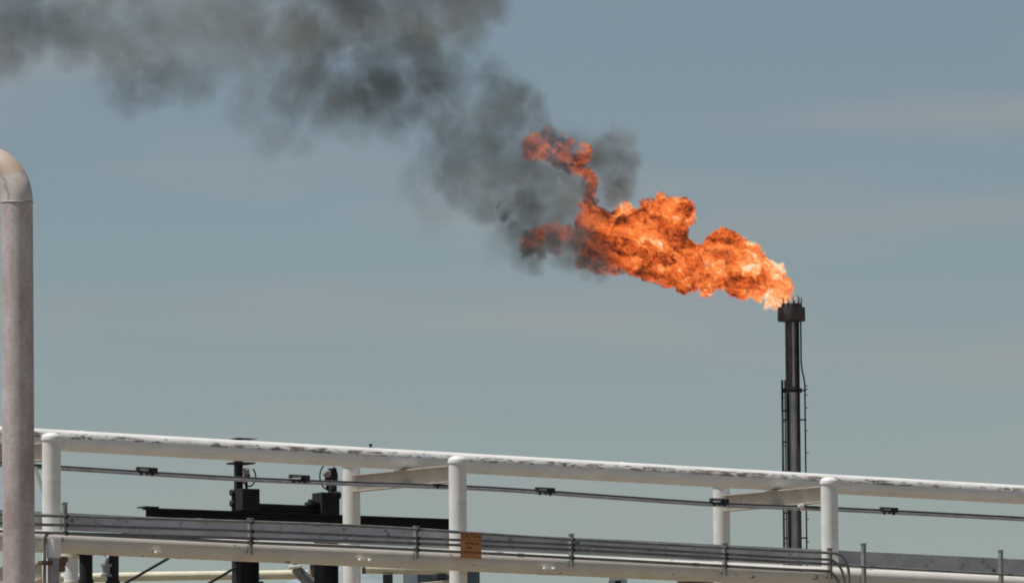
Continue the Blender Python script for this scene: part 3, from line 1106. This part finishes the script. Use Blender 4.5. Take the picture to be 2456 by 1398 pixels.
def vmath(t, op, a, b=None, scale=None):
    n = N(t, 'ShaderNodeVectorMath', operation=op)
    for i, x in enumerate((a, b)):
        if x is None: continue
        if isinstance(x, (tuple, Vector)):
            n.inputs[i].default_value = tuple(x)
        else:
            t.links.new(x, n.inputs[i])
    if scale is not None:
        n.inputs['Scale'].default_value = scale
    return n


def vnoise(t, vec, scale, amp, detail=2.0, rough=0.5):
    n = N(t, 'ShaderNodeTexNoise')
    n.inputs['Scale'].default_value = scale
    n.inputs['Detail'].default_value = detail
    n.inputs['Roughness'].default_value = rough
    t.links.new(vec, n.inputs['Vector'])
    s = vmath(t, 'SUBTRACT', n.outputs['Color'], (0.5, 0.5, 0.5))
    return vmath(t, 'SCALE', s.outputs[0], None, amp).outputs[0]


def ramp(t, fac, stops):
    n = N(t, 'ShaderNodeValToRGB')
    e = n.color_ramp.elements
    while len(e) < len(stops):
        e.new(0.5)
    for k, (p, c) in enumerate(stops):
        e[k].position = p
        e[k].color = (*c, 1)
    t.links.new(fac, n.inputs[0])
    return n.outputs[0]


rb = random.Random(11)
FLAME = [(1868, 736, 15), (1882, 731, 14), (1848, 726, 15), (1897, 716, 9), (1891, 722, 13), (1876, 724, 16), (1892, 700, 13), (1882, 688, 22), (1862, 700, 32), (1850, 660, 38), (1815, 685, 34), (1822, 640, 40),
         (1785, 640, 58), (1770, 680, 38), (1742, 575, 40), (1722, 592, 40), (1762, 600, 38), (1712, 650, 58), (1690, 625, 42), (1700, 690, 26), (1640, 670, 32),
         (1648, 625, 58), (1605, 520, 62), (1635, 520, 40), (1570, 515, 46), (1590, 580, 72), (1530, 560, 64), (1500, 520, 34), (1560, 620, 50),
         (1500, 600, 52), (1600, 655, 32), (1655, 678, 26), (1560, 645, 32), (1310, 342, 34), (1283, 350, 32), (1348, 362, 32), (1388, 384, 26), (1320, 320, 26), (1400, 360, 16), (1440, 600, 46), (1405, 582, 38), (1480, 640, 36), (1432, 560, 42), (1412, 505, 28), (1345, 590, 26), (1350, 575, 24), (1460, 545, 40), (1470, 610, 40), (1440, 530, 30), (1520, 645, 28), (1470, 645, 26), (1440, 600, 30),
         (1425, 515, 25), (1414, 488, 22), (1416, 470, 21), (1420, 452, 21), (1422, 436, 20), (1408, 418, 21), (1388, 405, 22), (1362, 392, 25), (1335, 378, 27),
         (1304, 366, 28), (1275, 366, 24), (1256, 374, 16), (1330, 340, 26), (1345, 318, 17), (1372, 345, 18),
         (1300, 572, 32), (1268, 588, 34), (1335, 558, 32), (1255, 602, 24), (1300, 605, 26), (1375, 580, 32), (1410, 615, 32), (1390, 545, 28), (1440, 640, 28), (1210, 520, 18), (1205, 490, 15), (1225, 545, 16)]
FB = []
for px, py, r in FLAME:
    dy = rb.uniform(-0.35, 0.35) * r * MF
    FB.append((local(px, py, dy), r * MF))

fm = bpy.data.materials.new('burning gas')
fm.use_nodes = True
t = fm.node_tree
t.nodes.clear()
tco = N(t, 'ShaderNodeTexCoord').outputs['Object']
sepn = N(t, 'ShaderNodeSeparateXYZ')
t.links.new(tco, sepn.inputs[0])
gx = maprange(t, sepn.outputs[0], -0.3, -9.5, 0, 1, False)        # 0 at the burner, 1 far downwind
d1 = vnoise(t, tco, 0.9, 0.95, 1.0)
d2 = vnoise(t, tco, 2.6, 0.62, 4.0, 0.62)
pd = vmath(t, 'ADD', vmath(t, 'ADD', tco, d1).outputs[0], d2).outputs[0]
F = None
for c, r in FB:
    d = vmath(t, 'DISTANCE', pd, c).outputs['Value']
    s = math_(t, 'SUBTRACT', r * 0.99 - 0.02, d)
    F = s if F is None else math_(t, 'SMOOTH_MAX', F, s, 0.2)
cov = maprange(t, F, 0.0, 0.10)
# fine filaments: finer near the burner
wv = vnoise(t, tco, 2.4, 0.5, 2.0)
flow = N(t, 'ShaderNodeVectorRotate', rotation_type='Y_AXIS')
flow.inputs['Angle'].default_value = R(-20)
t.links.new(vmath(t, 'ADD', tco, wv).outputs[0], flow.inputs['Vector'])
pw = vmath(t, 'MULTIPLY', flow.outputs[0], (0.62, 1, 1.1)).outputs[0]
n1 = noise(t, pw, 4.0, 6.0, 0.70, 1.6)
n2 = noise(t, pw, 1.25, 3.0, 0.55, 0.8)
n3 = noise(t, pw, 1.15, 3.0, 0.6, 1.5)
n3 = math_(t, 'ABSOLUTE', math_(t, 'SUBTRACT', n3, 0.5))
crease = maprange(t, n3, 0.0, 0.05, 0.20, 0.0)
cool = None
for (px, py, r, a) in ((1290, 590, 110, 0.31), (1430, 640, 85, 0.28), (1310, 365, 140, 0.17), (1420, 460, 70, 0.10), (1208, 520, 90, 0.45), (1400, 580, 60, 0.2), (1570, 510, 60, .08), (1640, 600, 60, .08), (1745, 575, 40, .08)):
    d = vmath(t, 'DISTANCE', tco, local(px, py)).outputs['Value']
    v = maprange(t, d, r * MF, r * MF * 0.35, 0, a)
    cool = v if cool is None else math_(t, 'MAXIMUM', cool, v)
T = math_(t, 'ADD', math_(t, 'MULTIPLY', math_(t, 'SUBTRACT', n1, 0.5), 2.5), math_(t, 'MULTIPLY', math_(t, 'SUBTRACT', n2, 0.5), 2.0))
T = math_(t, 'SUBTRACT', math_(t, 'ADD', T, 0.595), crease)
T = math_(t, 'SUBTRACT', T, math_(t, 'MULTIPLY', gx, 0.24))
T = math_(t, 'SUBTRACT', T, cool)
T = math_(t, 'ADD', T, maprange(t, gx, 0.20, 0.0, 0, 0.27))
col = ramp(t, T, [(0.0, (0.012, 0.008, 0.006)), (0.14, (0.10, 0.022, 0.008)), (0.34, (0.46, 0.072, 0.017)), (0.55, (0.93, 0.165, 0.038)),
                  (0.78, (1.0, 0.29, 0.06)), (0.95, (1.0, 0.58, 0.22)), (1.0, (1.0, 0.86, 0.62))])
dens = math_(t, 'MULTIPLY', cov, maprange(t, gx, 0.55, 1.0, 8.5, 3.2))
for (px, py, r) in ((1295, 590, 120), (1400, 610, 90), (1470, 655, 60), (1210, 520, 80), (1320, 345, 100)):
    d = vmath(t, 'DISTANCE', pd, local(px, py)).outputs['Value']
    dens = math_(t, 'MULTIPLY', dens, maprange(t, d, r * MF * 0.4, r * MF, 0.45, 1.0))
ab = N(t, 'ShaderNodeVolumeAbsorption')
ab.inputs[0].default_value = (0, 0, 0, 1)
t.links.new(dens, ab.inputs[1])
em = N(t, 'ShaderNodeEmission')
t.links.new(col, em.inputs[0])
t.links.new(math_(t, 'MULTIPLY', dens, 1.12), em.inputs[1])
ad = N(t, 'ShaderNodeAddShader')
t.links.new(ab.outputs[0], ad.inputs[0])
t.links.new(em.outputs[0], ad.inputs[1])
ou = N(t, 'ShaderNodeOutputMaterial')
t.links.new(ad.outputs[0], ou.inputs['Volume'])
fm.cycles.volume_step_rate = 0.13
flo = envelope(FB, 0.16, 0.11, 'gas_flame', fm)
tag(flo, 'billowing orange gas flame blowing left from the flare stack tip', 'flame')

SMOKE = [  # px, py, r, weight
    (1482, 335, 44, 1.5), (1490, 385, 50, 1.7), (1472, 440, 52, 1.7), (1435, 375, 56, 1.5), (1395, 335, 48, .9), (1455, 470, 36, 1.4), (1360, 320, 40, .5),
    (1280, 262, 46, .9), (1240, 225, 62, 1.0), (1190, 190, 66, .9), (1250, 300, 55, .9), (1190, 270, 80, .8), (1150, 330, 90, .8), (1210, 350, 70, .9),
    (1330, 420, 60, 1.3), (1270, 400, 70, 1.2), (1390, 440, 50, 1.1), (1180, 380, 70, 1.1), (1340, 520, 60, 1.2), (1260, 500, 70, 1.2), (1420, 540, 50, 1.0), (1290, 300, 50, .9), (1400, 612, 50, 1.0), (1450, 650, 30, 1.1), (1280, 560, 60, 1.1), (1105, 60, 90, .9), (1180, 20, 70, .8), (1130, -40, 110, .9), (1010, 110, 80, 1.3), (1015, 180, 60, 1.3), (905, 215, 100, 1.2), (820, 230, 80, .9),
    (760, 120, 100, .9), (700, 50, 90, .9), (730, 200, 90, .8), (690, 250, 60, .7), (860, 20, 110, 1.0), (980, 10, 90, .8), (900, 110, 90, .8), (1060, 190, 90, .8),
    (1000, 270, 70, .7), (1090, 290, 80, .8), (1120, 400, 80, .8), (1190, 420, 80, 1.0), (1110, 460, 60, .6), (1250, 440, 70, 1.0), (1160, 490, 60, .7),
    (1310, 470, 80, .8), (1370, 480, 70, .7), (1230, 540, 62, .9), (1200, 500, 50, .9), (1310, 560, 70, .9), (1290, 610, 40, 1.2), (1250, 590, 50, .9), (1380, 580, 70, .9),
    (1450, 620, 55, .9), (1400, 640, 36, .9), (1460, 655, 24, 1.2), (1240, 625, 24, .7),
    (640, 150, 90, .6), (580, 60, 110, .55), (500, 30, 110, .5), (420, 80, 110, .5), (360, 170, 95, .75), (300, 190, 80, .7), (280, 110, 100, .65), (130, 60, 90, .8),
    (60, 70, 100, .8), (180, 100, 90, .7), (-40, 90, 100, .8), (-160, 70, 120, .7), (40, 140, 60, .5), (200, 20, 110, .5), (350, 20, 100, .5), (520, 140, 90, .4),
    (600, 250, 90, .42), (660, 320, 80, .38), (720, 345, 60, .34), (780, 280, 80, .55), (860, 300, 70, .5), (960, 300, 70, .6), (1010, 440, 80, .34), (1050, 520, 70, .34), (1080, 380, 90, .6), (460, 190, 90, .45),
    (960, 380, 70, .12), (1180, 580, 60, .25), (1000, -120, 160, .9), (780, -120, 160, .9), (560, -110, 160, .6), (300, -120, 170, .5), (30, -100, 170, .6), (-220, -60, 170, .6), (1190, -120, 110, .8)]
rb = random.Random(5)
SB = []
for px, py, r, w in SMOKE:
    dy = rb.uniform(-0.5, 0.5) * r * MF + 0.9 * max(0, (1300 - px) / 1300)
    SB.append((local(px, py, dy), r * MF * 1.25, w))
sm = bpy.data.materials.new('soot smoke')
sm.use_nodes = True
t = sm.node_tree
t.nodes.clear()
tco = N(t, 'ShaderNodeTexCoord').outputs['Object']
d1 = vnoise(t, tco, 0.4, 1.9, 2.0)
d2 = vnoise(t, tco, 1.25, 1.1, 4.0, 0.62)
pd = vmath(t, 'ADD', vmath(t, 'ADD', tco, d1).outputs[0], d2).outputs[0]
F = None
for c, r, w in SB:
    d = vmath(t, 'DISTANCE', pd, c).outputs['Value']
    s = maprange(t, d, r * 1.12, 0, 0, w)
    F = s if F is None else math_(t, 'SMOOTH_MAX', F, s, 0.13)
nb = noise(t, vmath(t, 'ADD', tco, d2).outputs[0], 0.95, 6.0, 0.64, 0.6)
bil = noise(t, vmath(t, 'ADD', tco, vnoise(t, tco, 1.6, 0.6, 3.0, 0.6)).outputs[0], 0.72, 2.0, 0.5)
bil = math_(t, 'ABSOLUTE', math_(t, 'SUBTRACT', bil, 0.5))
lobes = maprange(t, bil, 0.0, 0.11, -0.36, 0.22, False)
er = math_(t, 'ADD', math_(t, 'MULTIPLY', math_(t, 'SUBTRACT', nb, 0.40), 2.8), lobes)
D = math_(t, 'SUBTRACT', F, 0.125)
D = math_(t, 'MAXIMUM', math_(t, 'MULTIPLY', D, math_(t, 'ADD', 0.45, er)), 0.0)
sepn = N(t, 'ShaderNodeSeparateXYZ')
t.links.new(tco, sepn.inputs[0])
SM_DENS = 1.12
dens = math_(t, 'MULTIPLY', math_(t, 'POWER', D, 0.8), SM_DENS)
pv_ = N(t, 'ShaderNodeVolumePrincipled')
pv_.inputs['Color'].default_value = (0.32, 0.34, 0.33, 1)
pv_.inputs['Anisotropy'].default_value = 0.0
t.links.new(dens, pv_.inputs['Density'])
ou = N(t, 'ShaderNodeOutputMaterial')
t.links.new(pv_.outputs[0], ou.inputs['Volume'])
sm.cycles.volume_step_rate = 0.26
smo = envelope(SB, 0.25, 0.28, 'smoke_plume', sm)
tag(smo, 'dark grey smoke plume drifting up and left from the flame', 'smoke')
